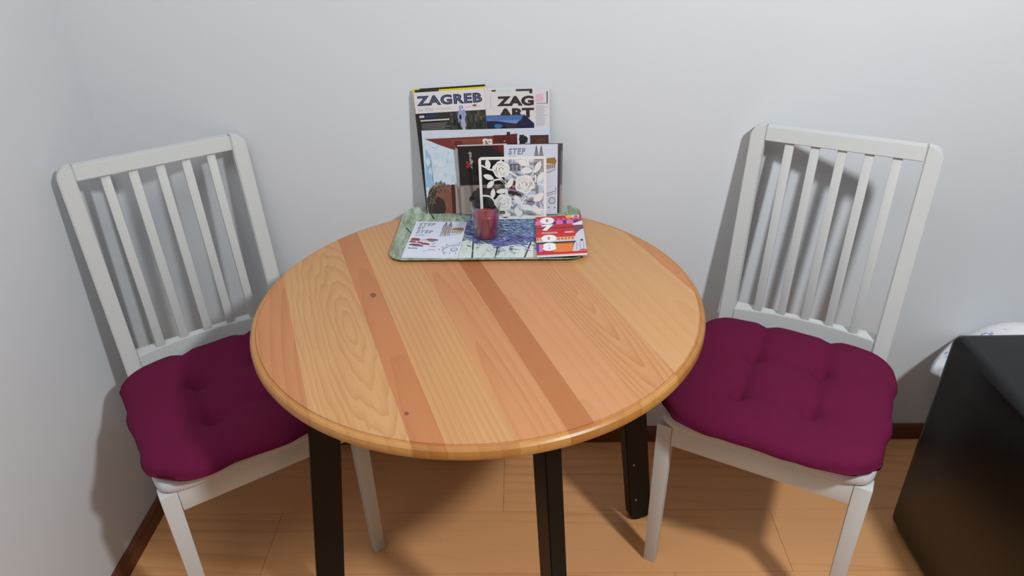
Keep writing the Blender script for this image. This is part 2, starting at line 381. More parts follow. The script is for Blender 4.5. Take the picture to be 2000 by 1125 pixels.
def cushion(name, pose, seed, label, off=(0, 0)):
    rnd = random.Random(seed); n = 56
    tufts = [(-0.072, 0.235), (-0.072, 0.085), (0.070, 0.240), (0.072, 0.090)]
    ph = [rnd.uniform(0, 6.28) for _ in range(8)]
    bm = bmesh.new(); top_, bot = [], []
    def place(u, v):
        # square to rounded square with corner pull-in
        rx, ry = 0.2195, 0.2120
        k = 0.10
        x = u * math.sqrt(1 - k * v * v * abs(v) ** 3 * u ** 2); y = v * math.sqrt(1 - k * u * u * abs(u) ** 3 * v ** 2)
        wob = 0.003 * math.sin(9 * (u + v) + ph[0]) * max(abs(u), abs(v)) ** 8
        return x * (rx + wob) * (1 + 0.012 * (1 - v * v)), 0.1745 + y * (ry + wob) + 0.004 * (1 - u * u) * y * 2
    def height(u, v, x, y):
        m = max(abs(u), abs(v)); d = (abs(u) ** 8 + abs(v) ** 8) ** 0.125
        prof = max(0.0, 1 - min(1, d) ** 5) ** 0.42
        h = 0.046 * prof
        dent = 0
        for tx, ty in tufts:
            r2_ = (x - tx) ** 2 + (y - ty) ** 2
            dent += 0.019 * math.exp(-r2_ / (2 * 0.013 ** 2)) + 0.014 * math.exp(-r2_ / (2 * 0.042 ** 2))
        for tx in (-0.072, 0.071):   # creases running through the tufts to the back
            wv = math.exp(-((x - tx) / 0.013) ** 2) * (1 / (1 + math.exp(-(y - 0.07) / 0.012)))
            dent += 0.0130 * wv
        for ty in (0.088, 0.237):
            wv = math.exp(-((y - ty) / 0.010) ** 2) * (1 / (1 + math.exp((abs(x) - 0.08) / 0.015)))
            dent += 0.0050 * wv
        h -= dent * prof
        h += prof * (0.0016 * math.sin(31 * x + ph[1]) * math.sin(27 * y + ph[2]) + 0.0008 * math.sin(75 * x + 20 * y + ph[3]) * math.sin(50 * y + ph[4]))
        return h
    for i in range(n + 1):
        rt_, rb_ = [], []
        for j in range(n + 1):
            u = math.sin((2 * i / n - 1) * math.pi / 2 * 0.999); v = math.sin((2 * j / n - 1) * math.pi / 2 * 0.999)
            if i in (0, n): u = math.copysign(1, u)
            if j in (0, n): v = math.copysign(1, v)
            x, y = place(u, v); h = height(u, v, x, y)
            # round the plan corners
            c = max(0.0, (abs(u) - 0.72) / 0.28) * max(0.0, (abs(v) - 0.72) / 0.28)
            x -= math.copysign(0.024 * c * c, u); y -= math.copysign(0.024 * c * c, v)
            for tx in (-0.072, 0.071): y -= math.copysign((0.010 if v > 0 else 0.004) * math.exp(-((x - tx) / 0.020) ** 2) * abs(v) ** 6, v)
            for ty in (0.085, 0.238): x -= math.copysign(0.005 * math.exp(-((y - ty) / 0.022) ** 2) * abs(u) ** 6, u)
            zmid = 0.4815
            vt = bm.verts.new((x, y, zmid + h * 0.82))
            rt_.append(vt)
            if i in (0, n) or j in (0, n): rb_.append(vt)
            else:
                d = (abs(u) ** 8 + abs(v) ** 8) ** 0.125
                rb_.append(bm.verts.new((x, y, zmid - 0.0135 * max(0.0, 1 - min(1, d) ** 5) ** 0.42)))
        top_.append(rt_); bot.append(rb_)
    for i in range(n):
        for j in range(n):
            bm.faces.new((top_[i][j], top_[i + 1][j], top_[i + 1][j + 1], top_[i][j + 1]))
            q = (bot[i][j + 1], bot[i + 1][j + 1], bot[i + 1][j], bot[i][j])
            if len(set(q)) == 4 and not all(v in (top_[i][j], top_[i + 1][j], top_[i + 1][j + 1], top_[i][j + 1]) for v in q): bm.faces.new(q)
    o = obj(name, bm, M_PURPLE, None, True)
    # piped seam around the edge
    loop = [place(math.copysign(1, 1) if False else u, v) for u, v in
            [(-1 + 2 * k / 40, -1) for k in range(40)] + [(1, -1 + 2 * k / 40) for k in range(40)] + [(1 - 2 * k / 40, 1) for k in range(40)] + [(-1, 1 - 2 * k / 40) for k in range(40)]]
    o.location = (pose[0], pose[1], 0); o.rotation_euler = (0, 0, pose[2])
    M = Matrix.Rotation(pose[2], 3, 'Z') @ Vector((off[0], off[1], 0)); o.location.x += M.x; o.location.y += M.y
    tag(o, label, 'cushion', 'plum seat cushions')
    return o
cushion('seat_cushion', PR, 3, 'plum tufted seat cushion on the right chair beside the black seat')
cushion('seat_cushion', PLc, 11, 'plum tufted seat cushion on the left chair in the corner')

# ------------------------------------------------------------------ black seat at the right and the pillow behind it
ott = tag(empty('black_ottoman', (1.306, -0.655, 0)), 'black faux leather box seat at the right edge of the picture', 'ottoman')
bm = box_bm(-0.30, 0.30, -0.35, 0.338, 0.012, 0.582, 0.022, 5)
for v in bm.verts:                                               # soft, slightly crowned upholstery
    if v.co.z > 0.57: v.co.z += 0.010 * (1 - (v.co.x / 0.30) ** 2) * (1 - ((v.co.y) / 0.35) ** 2)
auto_smooth(obj('upholstered_body', bm, M_LEATHER, ott), 40)
for sx in (-1, 1):
    for sy in (-1, 1):
        bm = bmesh.new(); bmesh.ops.create_cone(bm, cap_ends=True, segments=20, radius1=0.018, radius2=0.022, depth=0.012, matrix=Matrix.Translation((sx * 0.25, sy * 0.29, 0.006)))
        auto_smooth(obj('foot', bm, M_BLACK, ott), 40)
def pillow():
    n = 36; bm = bmesh.new(); A, B = [], []
    for i in range(n + 1):
        ra, rb = [], []
        for j in range(n + 1):
            u = 2 * i / n - 1; v = 2 * j / n - 1
            x = u * 0.245 * (1 - 0.62 * abs(v) ** 1.3); y = v * 0.153 * (1 - 0.02 * (1 - u * u) * abs(v))
            h = 0.083 * max(0, (1 - u * u) ** 2.3 * (1 - v ** 4)) ** 0.62
            h *= 1 + 0.06 * math.sin(7 * u + 2 * v) * math.sin(5 * v)
            va = bm.verts.new((x, y, h)); ra.append(va); rb.append(va if i in (0, n) or j in (0, n) else bm.verts.new((x, y, -h)))
        A.append(ra); B.append(rb)
    for i in range(n):
        for j in range(n):
            bm.faces.new((A[i][j], A[i + 1][j], A[i + 1][j + 1], A[i][j + 1]))
            bm.faces.new((B[i][j + 1], B[i + 1][j + 1], B[i + 1][j], B[i][j]))
    m, N, L, b = new_mat('white pillowcase with blue flowers'); b.inputs['Roughness'].default_value = 0.85
    tc = N.new('ShaderNodeTexCoord'); vo = N.new('ShaderNodeTexNoise'); vo.inputs['Scale'].default_value = 45; vo.inputs['Detail'].default_value = 2
    L.new(tc.outputs['Object'], vo.inputs['Vector'])
    cr = N.new('ShaderNodeValToRGB'); cr.color_ramp.elements[0].position = 0.60; cr.color_ramp.elements[0].color = rgb(228, 229, 232)
    cr.color_ramp.elements[1].position = 0.66; cr.color_ramp.elements[1].color = rgb(150, 162, 200)
    L.new(vo.outputs['Fac'], cr.inputs[0]); L.new(cr.outputs[0], b.inputs['Base Color'])
    o = obj('pillow', bm, m, None, True)
    return tag(o, 'white pillow with faint blue pattern wedged behind the black seat', 'pillow')
pil = pillow()
pil.matrix_world = Matrix.Translation((1.345, -0.1585, 0.362)) @ Matrix.Rotation(R(-2), 4, 'Y')

# ------------------------------------------------------------------ flat print on paper
FLAT = {}
def ink(c):
    k = tuple(c)
    if k not in FLAT: FLAT[k] = plain('ink %d %d %d' % k, rgb(*k), 0.42, 0.35, 0.04, 120)
    return FLAT[k]
class Print:
    """flat ink shapes on a page; metres from the page's lower left corner"""
    def __init__(s, w, h): s.w, s.h, s.V, s.F, s.Mi, s.mats, s.z = w, h, [], [], [], [], 0.00008
    def mi(s, c):
        m = c if isinstance(c, bpy.types.Material) else ink(c)
        if m not in s.mats: s.mats.append(m)
        return s.mats.index(m)
    def poly(s, pts, c, up=True):
        b = len(s.V); s.V += [(x * s.w, y * s.h, s.z) for x, y in pts]
        s.F.append(tuple(range(b, b + len(pts)))); s.Mi.append(s.mi(c))
        if up: s.z += 0.000012
    def rect(s, x0, y0, x1, y1, c, up=True): s.poly([(x0, y0), (x1, y0), (x1, y1), (x0, y1)], c, up)
    def ell(s, x, y, rx, ry, c, n=20, rot=0, up=True):
        a = s.w / s.h; P = []
        for k in range(n):
            q = 2 * math.pi * k / n; ex, ey = rx * math.cos(q), ry * math.sin(q) / a
            P.append((x + ex * math.cos(rot) - ey * math.sin(rot), y + (ex * math.sin(rot) + ey * math.cos(rot)) * a))
        s.poly(P, c, up)
    def blob(s, x, y, rx, ry, c, seed=0, n=36, rough=0.25):
        rnd = random.Random(seed); P = []; ph = [(rnd.uniform(0, 6.28), rnd.choice((3, 4, 5, 7, 9))) for _ in range(4)]
        for k in range(n):
            q = 2 * math.pi * k / n; f = 1 + rough * sum(math.sin(q * m + p) for p, m in ph) / 4
            P.append((x + rx * f * math.cos(q), y + ry * f * math.sin(q)))
        s.poly(P, c)
    def line(s, pts, wd, c, up=True):
        """wd in metres"""
        for (x0, y0), (x1, y1) in zip(pts, pts[1:]):
            d = Vector(((x1 - x0) * s.w, (y1 - y0) * s.h)); L_ = d.length or 1; nx, ny = -d.y / L_ * wd / 2 / s.w, d.x / L_ * wd / 2 / s.h
            s.poly([(x0 - nx, y0 - ny), (x1 - nx, y1 - ny), (x1 + nx, y1 + ny), (x0 + nx, y0 + ny)], c, False)
        if up: s.z += 0.000012
    def text(s, body, x0, y0, x1, y1, c, bold=0.0, shear=0.0, rot=0, space=1.0, inner=None):
        """text stretched to fill the box; rot 90 turns it to read upwards"""
        cu = bpy.data.curves.new('t', 'FONT'); cu.body = body; cu.size = 1; cu.offset = bold; cu.shear = shear; cu.resolution_u = 3; cu.space_character = space
        o = bpy.data.objects.new('t', cu); COL.objects.link(o); dg = bpy.context.evaluated_depsgraph_get(); dg.update()
        me = bpy.data.meshes.new_from_object(o.evaluated_get(dg)); bpy.data.objects.remove(o); bpy.data.curves.remove(cu)
        P = [(v.co.x, v.co.y) for v in me.vertices]
        if rot == 90: P = [(-y, x) for x, y in P]
        ax, bx = min(p[0] for p in P), max(p[0] for p in P); ay, by = min(p[1] for p in P), max(p[1] for p in P)
        if inner and inner[0] == 'use': ax, bx, ay, by = inner[1]
        b = len(s.V); k = s.mi(c)
        for x, y in P: s.V.append(((x0 + (x - ax) / (bx - ax) * (x1 - x0)) * s.w, (y0 + (y - ay) / (by - ay) * (y1 - y0)) * s.h, s.z))
        for f in me.polygons: s.F.append(tuple(b + i for i in f.vertices)); s.Mi.append(k)
        bpy.data.meshes.remove(me); s.z += 0.000012
        return (ax, bx, ay, by)
    def lines(s, x0, y0, x1, y1, n, c, seed=1, fill=0.45):
        rnd = random.Random(seed)
        for i in range(n):
            y = y1 - (y1 - y0) * (i + 0.5) / n; hh = (y1 - y0) / n * fill / 2
            s.rect(x0, y - hh, x0 + (x1 - x0) * rnd.uniform(0.72, 1.0), y + hh, c, False)
        s.z += 0.000012
    def build(s, name, parent, lift):
        me = bpy.data.meshes.new(name); me.from_pydata([(x, y, z + lift) for x, y, z in s.V], [], s.F)
        for m in s.mats: me.materials.append(m)
        me.polygons.foreach_set('material_index', s.Mi)
        bm = bmesh.new(); bm.from_mesh(me)
        for f in bm.faces:
            if f.normal.z < 0: f.normal_flip()
        bm.to_mesh(me); bm.free()
        o = bpy.data.objects.new(name, me); COL.objects.link(o); o.parent = parent
        return o
M_PAPER = plain('white paper', rgb(226, 224, 222), 0.5, 0.3, 0.02, 30)
def sheet(name, w_, h_, th, col, label, cat, edge=None, curl=0.0):
    """page block with its back on z=0 and its cover on z=th"""
    bm = box_bm(0, w_, 0, h_, 0, th, min(th * 0.2, 0.0004), 1)
    bmesh.ops.recalc_face_normals(bm, faces=bm.faces)
    for f in bm.faces: f.material_index = 0 if f.normal.z > 0.5 else 1
    return tag(obj(name, bm, [col if isinstance(col, bpy.types.Material) else ink(col), edge or M_PAPER]), label, cat)
def stand(o, x, y, z, lean, tilt=0.0, turn=0.0):
    o.matrix_world = Matrix.Translation((x, y, z)) @ Matrix.Rotation(turn, 4, 'Z') @ Matrix.Rotation(R(90) - lean, 4, 'X') @ Matrix.Rotation(tilt, 4, 'Z')
def lay(o, x, y, z, rz): o.matrix_world = Matrix.Translation((x, y, z)) @ Matrix.Rotation(rz, 4, 'Z')

# ------------------------------------------------------------------ tray
TB = TZ + 0.0003
def tray_material():
    m, N, L, b = new_mat('weathered mint plank print')
    tc = N.new('ShaderNodeTexCoord')
    n1 = N.new('ShaderNodeTexNoise'); n1.inputs['Scale'].default_value = 22; n1.inputs['Detail'].default_value = 6; n1.inputs['Roughness'].default_value = 0.7
    mp = N.new('ShaderNodeMapping'); mp.inputs['Rotation'].default_value = (0, 0, R(20)); mp.inputs['Scale'].default_value = (3.0, 0.6, 1)
    L.new(tc.outputs['Object'], mp.inputs['Vector']); L.new(mp.outputs[0], n1.inputs['Vector'])
    cr = N.new('ShaderNodeValToRGB'); e = cr.color_ramp.elements
    e[0].position = 0.30; e[0].color = rgb(96, 102, 86); e[1].position = 0.72; e[1].color = rgb(200, 206, 198)
    for p, c in ((0.42, (132, 140, 118)), (0.52, (150, 168, 148)), (0.60, (172, 186, 172))):
        q = e.new(p); q.color = rgb(*c)
    L.new(n1.outputs['Fac'], cr.inputs[0]); L.new(cr.outputs[0], b.inputs['Base Color'])
    b.inputs['Roughness'].default_value = 0.3; b.inputs['Coat Weight'].default_value = 0.3
    return m
M_TRAY = tray_material()
TCX, TCY, THX, THY = 0.0105, -0.1575, 0.2095, 0.1375
tray = tag(empty('serving_tray', (TCX, TCY, TB), R(-0.8)), 'serving tray printed with lavender on mint planks', 'tray')
def rrect(hx, hy, r_, z, n=10):
    P = []
    for cx, cy, a0 in ((hx - r_, hy - r_, 0), (-hx + r_, hy - r_, 90), (-hx + r_, -hy + r_, 180), (hx - r_, -hy + r_, 270)):
        for k in range(n + 1):
            a = R(a0 + 90 * k / n); P.append((cx + r_ * math.cos(a), cy + r_ * math.sin(a), z))
    return P
bm = bmesh.new()
loops = [rrect(THX - 0.014, THY - 0.014, 0.026, 0.0), rrect(THX - 0.007, THY - 0.007, 0.032, 0.0016), rrect(THX - 0.002, THY - 0.002, 0.037, 0.0048), rrect(THX, THY, 0.039, 0.0058),
         rrect(THX - 0.0004, THY - 0.0004, 0.039, 0.0068), rrect(THX - 0.002, THY - 0.002, 0.037, 0.0066), rrect(THX - 0.004, THY - 0.004, 0.035, 0.0058), rrect(THX - 0.009, THY - 0.009, 0.031, 0.0034), rrect(THX - 0.015, THY - 0.015, 0.026, 0.0022)]
rows = [[bm.verts.new(p) for p in l] for l in loops]
for a, b_ in zip(rows, rows[1:]):
    for i in range(len(a)): bm.faces.new((a[i], a[(i + 1) % len(a)], b_[(i + 1) % len(a)], b_[i]))
bm.faces.new(rows[0][::-1]); bm.faces.new(rows[-1])
auto_smooth(obj('tray_body', bm, M_TRAY, tray), 50)
TS = TB + 0.0022                                                 # tray floor height
tp = Print(2 * (THX - 0.0155), 2 * (THY - 0.0155))
rnd = random.Random(5)
# pale planks at the front, dark joints between them
for k, (x0, x1, y0, y1_) in enumerate(((0.30, 0.52, 0.0, 0.42), (0.52, 0.66, 0.0, 0.36), (0.66, 0.78, 0.0, 0.30))):
    tp.poly([(x0, y0), (x1, y0), (x1 - 0.02, y1_), (x0 - 0.03, y1_)], ((202, 212, 206), (194, 206, 204), (206, 212, 208))[k])
for pts in (((0.125, 0.0), (0.07, 0.22)), ((0.285, 0.0), (0.22, 0.20)), ((0.42, 0.0), (0.41, 0.42)), ((0.545, 0.0), (0.555, 0.22)), ((0.705, 0.0), (0.74, 0.30)), ((0.0, 0.62), (0.07, 0.42)), ((0.155, 0.80), (0.11, 0.99))):
    tp.line(list(pts), 0.0035, (58, 62, 52))
for k in range(260):
    x, y = rnd.uniform(0, 1), rnd.uniform(0, 1)
    if 0.3 < x < 0.8 and y > 0.2: continue
    c = rnd.choice(((176, 196, 176), (150, 160, 132), (196, 210, 198), (168, 178, 150), (204, 206, 190)))
    a = R(rnd.uniform(55, 80)); l = rnd.uniform(0.006, 0.022)
    tp.line([(x, y), (min(1, max(0, x + l * math.cos(a) / tp.w)), min(1, max(0, y + l * math.sin(a) / tp.h)))], rnd.uniform(0.001, 0.003), c, k % 26 == 0)
# lavender bunch: many short strokes
tp.blob(0.56, 0.60, 0.235, 0.30, (98, 122, 156), 4, 60, 0.22); tp.blob(0.60, 0.36, 0.20, 0.13, (104, 108, 158), 8, 60, 0.3); tp.blob(0.55, 0.72, 0.20, 0.18, (118, 150, 176), 6, 60, 0.3)
cols = [(52, 72, 120), (70, 78, 140), (94, 90, 158), (120, 150, 182), (40, 58, 82), (84, 110, 150), (150, 176, 196), (110, 104, 168), (60, 84, 88), (44, 50, 92), (176, 196, 206)]
for k in range(1500):
    x = rnd.gauss(0.56, 0.15); y = rnd.gauss(0.56, 0.20) - 0.25 * (x - 0.56)
    if not (0.28 < x < 0.80 and 0.10 < y < 0.97): continue
    if y < 0.30 and rnd.random() < 0.45: continue
    a = R(rnd.choice((-28, -15, 20, -40)) + rnd.uniform(-14, 14)); l = rnd.uniform(0.004, 0.016)
    c = rnd.choice(cols[1:3] + cols[7:8] + cols[9:10]) if y < 0.42 and rnd.random() < 0.7 else rnd.choice(cols)
    tp.line([(x, y), (min(0.99, x + l * math.cos(a) / tp.w), min(0.99, max(0.01, y + l * math.sin(a) / tp.h)))], rnd.uniform(0.0010, 0.0034), c, k % 60 == 0)
tpo = tp.build('tray_print', tray, 0.0022); tpo.location = (-tp.w / 2, -tp.h / 2, 0)

# ------------------------------------------------------------------ the town guide print, used by the lying and the standing leaflet
def guide_print(p):
    W_, D = (208, 212, 226), (58, 58, 70)
    p.rect(0, 0, 1, 1, W_)
    for body, y0, y1_, x1 in (('STEP', 0.865, 0.955, 0.40), ('BY', 0.755, 0.845, 0.225), ('STEP', 0.645, 0.735, 0.40)):
        bb = p.text(body, 0.085, y0, x1, y1_, D, 0.035, 0.15, space=1.2)
        p.text(body, 0.085, y0, x1, y1_, (196, 200, 214), -0.022, 0.15, space=1.2, inner=('use', bb))
    p.lines(0.09, 0.575, 0.30, 0.615, 2, (130, 136, 150), 3)
    # cathedral
    b, s, o = (88, 74, 70), (198, 192, 192), (160, 118, 54)
    for x in (0.565, 0.655):
        p.rect(x, 0.58, x + 0.075, 0.84, s); p.poly([(x, 0.84), (x + 0.0375, 0.985), (x + 0.075, 0.84)], (150, 146, 156))
        p.line([(x, 0.58), (x, 0.84), (x + 0.0375, 0.985), (x + 0.075, 0.84), (x + 0.075, 0.58)], 0.0011, b)
        p.line([(x + 0.0375, 0.985), (x + 0.0375, 0.60)], 0.0008, b)
        for y in (0.64, 0.70, 0.76, 0.80, 0.84): p.line([(x, y), (x + 0.075, y)], 0.0009, b, False)
        for y in (0.66, 0.72, 0.78):
            p.rect(x + 0.018, y, x + 0.030, y + 0.03, b, False); p.rect(x + 0.046, y, x + 0.058, y + 0.03, b, False)
        p.z += 0.00001
    p.poly([(0.745, 0.63), (0.965, 0.665), (0.965, 0.74), (0.745, 0.74)], s)
    p.poly([(0.745, 0.74), (0.77, 0.80), (0.945, 0.815), (0.975, 0.755), (0.96, 0.73)], o)
    p.line([(0.745, 0.74), (0.77, 0.80), (0.945, 0.815), (0.975, 0.755)], 0.0010, b)
    for k in range(6): p.rect(0.765 + 0.034 * k, 0.655 + 0.004 * k, 0.780 + 0.034 * k, 0.715 + 0.004 * k, b, False)
    p.line([(0.53, 0.575), (0.60, 0.565), (0.74, 0.585), (0.965, 0.655)], 0.0012, b)
    # red roofs
    rnd_ = random.Random(2)
    for x, y, l, c in ((0.03, 0.485, 0.19, (128, 74, 74)), (0.04, 0.455, 0.17, (150, 52, 66)), (0.02, 0.405, 0.14, (160, 48, 62)), (0.16, 0.385, 0.13, (176, 60, 76)), (0.26, 0.345, 0.17, (168, 44, 64)), (0.32, 0.465, 0.24, (124, 80, 72)), (0.36, 0.44, 0.12, (150, 122, 96)), (0.04, 0.325, 0.22, (96, 70, 74)), (0.12, 0.30, 0.20, (110, 84, 84))):
        p.poly([(x, y - 0.014), (x + l, y - 0.030), (x + l * 0.92, y + 0.008), (x + l * 0.3, y + 0.028), (x + 0.02, y + 0.018)], c)
    for k in range(16):
        x, y = rnd_.uniform(0.02, 0.5), rnd_.uniform(0.24, 0.47); p.line([(x, y), (x + rnd_.uniform(0.03, 0.09), y + rnd_.uniform(-0.02, 0.02))], 0.0009, D, False)
    for k in range(5): p.ell(0.07 + 0.036 * k, 0.225 + 0.005 * math.sin(k * 3), 0.012, 0.012, D, 8, up=False)
    p.line([(0.44, 0.27), (0.50, 0.285), (0.54, 0.27)], 0.002, (120, 120, 130))
    p.line([(0.42, 0.185), (0.50, 0.195), (0.57, 0.18)], 0.002, (206, 96, 98)); p.line([(0.34, 0.16), (0.41, 0.16)], 0.002, (140, 196, 210))
    # square drawn in plan
    q = (104, 78, 84)
    p.line([(0.68, 0.19), (0.76, 0.295), (0.98, 0.345)], 0.0011, q); p.line([(0.70, 0.185), (0.78, 0.27), (0.98, 0.315)], 0.0009, q)
    p.line([(0.68, 0.19), (0.74, 0.115), (0.79, 0.12)], 0.0011, q); p.ell(0.90, 0.20, 0.065, 0.05, q, 22); p.ell(0.90, 0.20, 0.055, 0.041, (200, 198, 208), 22)
    for x, y in ((0.63, 0.20), (0.68, 0.26), (0.74, 0.33), (0.84, 0.10), (0.74, 0.09), (0.95, 0.095), (0.97, 0.375)): p.ell(x, y, 0.011, 0.011, D, 8, up=False)

lf = sheet('city_guide_leaflet', 0.119, 0.176, 0.0035, (208, 212, 226), 'pale STEP BY STEP leaflet lying flat on the tray', 'leaflet')
p_ = Print(0.119, 0.176); guide_print(p_); p_.build('cover_print', lf, 0.0035)
lay(lf, -0.1715, -0.2770, TS + 0.0006, R(-3.0))

bk = sheet('event_booklet', 0.105, 0.197, 0.0060, (196, 40, 52), 'red event booklet marked 07 08 lying flat on the tray', 'booklet')
p_ = Print(0.105, 0.197)
RED, PINK, NAVY, ORG, CRM = (198, 38, 50), (214, 112, 172), (66, 52, 124), (224, 124, 56), (224, 222, 226)
p_.rect(0, 0, 1, 1, RED)
p_.rect(0, 0.86, 1, 0.935, (196, 44, 84))
for k in range(9): p_.ell(0.05 + 0.11 * k, 0.90, 0.035, 0.035, (214, 92, 120), 10, up=False)
p_.rect(0, 0.765, 1, 0.855, NAVY)
for k in range(4): p_.ell(0.06 + 0.225 * k + 0.12 * 0, 0.81, 0.08, 0.075, PINK, 18)
p_.rect(0, 0.68, 1, 0.765, (196, 44, 52)); p_.rect(0, 0.655, 1, 0.685, (66, 62, 46))
p_.rect(0, 0.43, 1, 0.655, RED); p_.rect(0, 0.345, 1, 0.425, (226, 170, 96))
for k in range(14): p_.ell(0.03 + 0.072 * k, 0.365, 0.022, 0.03, (206, 110, 90), 8, up=False); p_.ell(0.03 + 0.072 * k, 0.40, 0.012, 0.014, (150, 90, 60), 8, up=False)
p_.z += 0.00001
p_.rect(0, 0.30, 1, 0.345, (206, 200, 196)); p_.rect(0, 0.265, 1, 0.305, (40, 58, 52))
p_.rect(0, 0.03, 1, 0.265, RED); p_.rect(0, 0.075, 0.05, 0.25, NAVY); p_.rect(0.05, 0.075, 0.12, 0.25, PINK); p_.rect(0.34, 0.05, 0.74, 0.25, ORG)
p_.rect(0.66, 0.925, 0.80, 1.0, (228, 184, 84)); p_.rect(0.80, 0.93, 0.95, 1.0, (214, 214, 222)); p_.rect(0.84, 0.945, 0.92, 0.985, (90, 100, 120))
# dancer in white costume at the right
p_.poly([(0.80, 0.70), (1.0, 0.70), (1.0, 0.56), (0.92, 0.53), (0.80, 0.62)], (92, 76, 92))
p_.poly([(0.78, 0.755), (1.0, 0.84), (1.0, 0.72), (0.80, 0.72)], CRM)
p_.poly([(0.78, 0.33), (0.82, 0.47), (0.92, 0.58), (1.0, 0.61), (1.0, 0.30), (0.90, 0.27)], (206, 204, 218))
p_.poly([(0.72, 0.05), (0.76, 0.22), (0.82, 0.31), (1.0, 0.30), (1.0, 0.05)], (202, 202, 212))
for x in (0.80, 0.87, 0.94): p_.line([(x, 0.07), (x + 0.02, 0.27)], 0.0016, (150, 152, 170), False)
p_.poly([(0.82, 0.055), (1.0, 0.055), (1.0, 0.085), (0.92, 0.10)], (206, 60, 80)); p_.ell(0.93, 0.315, 0.03, 0.03, (60, 60, 80), 12)
for body, y0, y1_, x0, x1 in (('0', 0.775, 0.975, 0.09, 0.40), ('7', 0.60, 0.765, 0.12, 0.38), ('0', 0.305, 0.49, 0.10, 0.42), ('8', 0.085, 0.285, 0.12, 0.40)):
    p_.text(body, x0, y0, x1, y1_, (236, 236, 236), 0.07)
p_.lines(0.11, 0.515, 0.48, 0.56, 2, (232, 200, 204), 5, 0.5); p_.lines(0.60, 0.515, 0.80, 0.56, 2, (236, 210, 212), 6, 0.6)
p_.build('cover_print', bk, 0.0060)
lay(bk, 0.1140, -0.2915, TS + 0.0042, R(-0.4)); bk.matrix_world = bk.matrix_world @ Matrix.Rotation(R(-2.6), 4, 'Y') @ Matrix.Rotation(R(-1.0), 4, 'X')

# ------------------------------------------------------------------ candle in a glass
def glass_mat():
    m, N, L, b = new_mat('clear glass')
    N.remove(b); tr = N.new('ShaderNodeBsdfTransparent'); tr.inputs[0].default_value = (0.965, 0.975, 0.975, 1)
    gl = N.new('ShaderNodeBsdfGlossy'); gl.inputs['Roughness'].default_value = 0.04
    lw = N.new('ShaderNodeLayerWeight'); lw.inputs['Blend'].default_value = 0.5; mx = N.new('ShaderNodeMixShader')
    pw = N.new('ShaderNodeMath'); pw.operation = 'POWER'; pw.inputs[1].default_value = 2.4; L.new(lw.outputs['Facing'], pw.inputs[0])
    ma = N.new('ShaderNodeMath'); ma.operation = 'MULTIPLY_ADD'; ma.inputs[1].default_value = 0.6; ma.inputs[2].default_value = 0.03; L.new(pw.outputs[0], ma.inputs[0])
    L.new(ma.outputs[0], mx.inputs[0]); L.new(tr.outputs[0], mx.inputs[1]); L.new(gl.outputs[0], mx.inputs[2])
    L.new(mx.outputs[0], N['Material Output'].inputs[0])
    return m
cg = tag(empty('glass_candle', (0.0045, -0.181, TS + 0.0008)), 'dark red candle in a clear glass cup on the tray', 'candle')
prof = [(0, 0), (0.022, 0), (0.0250, 0.0015), (0.0262, 0.005), (0.0320, 0.071), (0.0338, 0.0775), (0.0342, 0.0790), (0.0336, 0.0798), (0.0328, 0.0790), (0.0312, 0.0725), (0.0246, 0.0065), (0.0235, 0.0045), (0, 0.0040)]
auto_smooth(obj('glass_cup', lathe_bm(prof, 56), glass_mat(), cg), 50)
wax = [(0, 0.0046), (0.0225, 0.0046), (0.0238, 0.0065), (0.0266, 0.035), (0.0274, 0.046), (0.0268, 0.0530), (0.0240, 0.0575), (0.0195, 0.0600), (0.0150, 0.0602), (0.008, 0.0590), (0, 0.0588)]
M_WAX = plain('burgundy wax', rgb(140, 20, 38), 0.35, 0.4, 0.18, 45)
M_WAX.node_tree.nodes['Principled BSDF'].inputs['Subsurface Weight'].default_value = 0.15
M_WAX.node_tree.nodes['Principled BSDF'].inputs['Subsurface Scale'].default_value = 0.004
wx = auto_smooth(obj('candle_wax', lathe_bm(wax, 48), M_WAX, cg), 50)
bm = bmesh.new(); bmesh.ops.create_cone(bm, cap_ends=True, segments=8, radius1=0.0009, radius2=0.0007, depth=0.006, matrix=Matrix.Translation((0, 0, 0.0615)))
obj('wick', bm, plain('wick', rgb(60, 40, 36), 0.9), cg)

# ------------------------------------------------------------------ white rose holder
M_MET = plain('white powder coat', rgb(232, 231, 225), 0.4, 0.4)
holder = tag(empty('napkin_holder', (0.064, -0.0905, TS + 0.0006)), 'white metal napkin holder with cut-out roses and leaves', 'holder')
PWD = 0.152
def flat_extrude(polys, th, name, parent, mats=M_MET, loc=(0, 0, 0)):
    bm = bmesh.new()
    for pts in polys:
        lo = [bm.verts.new((x, th / 2, z)) for x, z in pts]; hi = [bm.verts.new((x, -th / 2, z)) for x, z in pts]
        bm.faces.new(lo); bm.faces.new(hi[::-1])
        for i in range(len(pts)):
            j = (i + 1) % len(pts); bm.faces.new((lo[i], hi[i], hi[j], lo[j]))
    o = obj(name, bm, mats, parent); o.location = loc
    return o
def N2(xn, yn): return ((xn - 0.5) * PWD, (1 - yn) * PWD + 0.001)
def crop(X, Y): return N2((X - 107) / 1068, (Y - 125) / 985)
def frame_polys(wd, rr):
    def ring(h, r_): return [(x, y + PWD / 2 + 0.001) for x, y, _ in rrect(h, h, r_, 0, 6)]
    a, b_ = ring(PWD / 2, rr), ring(PWD / 2 - wd, max(0.001, rr - wd)); P = []
    for i in range(len(a)):
        j = (i + 1) % len(a); P.append([a[i], a[j], b_[j], b_[i]])
    return P
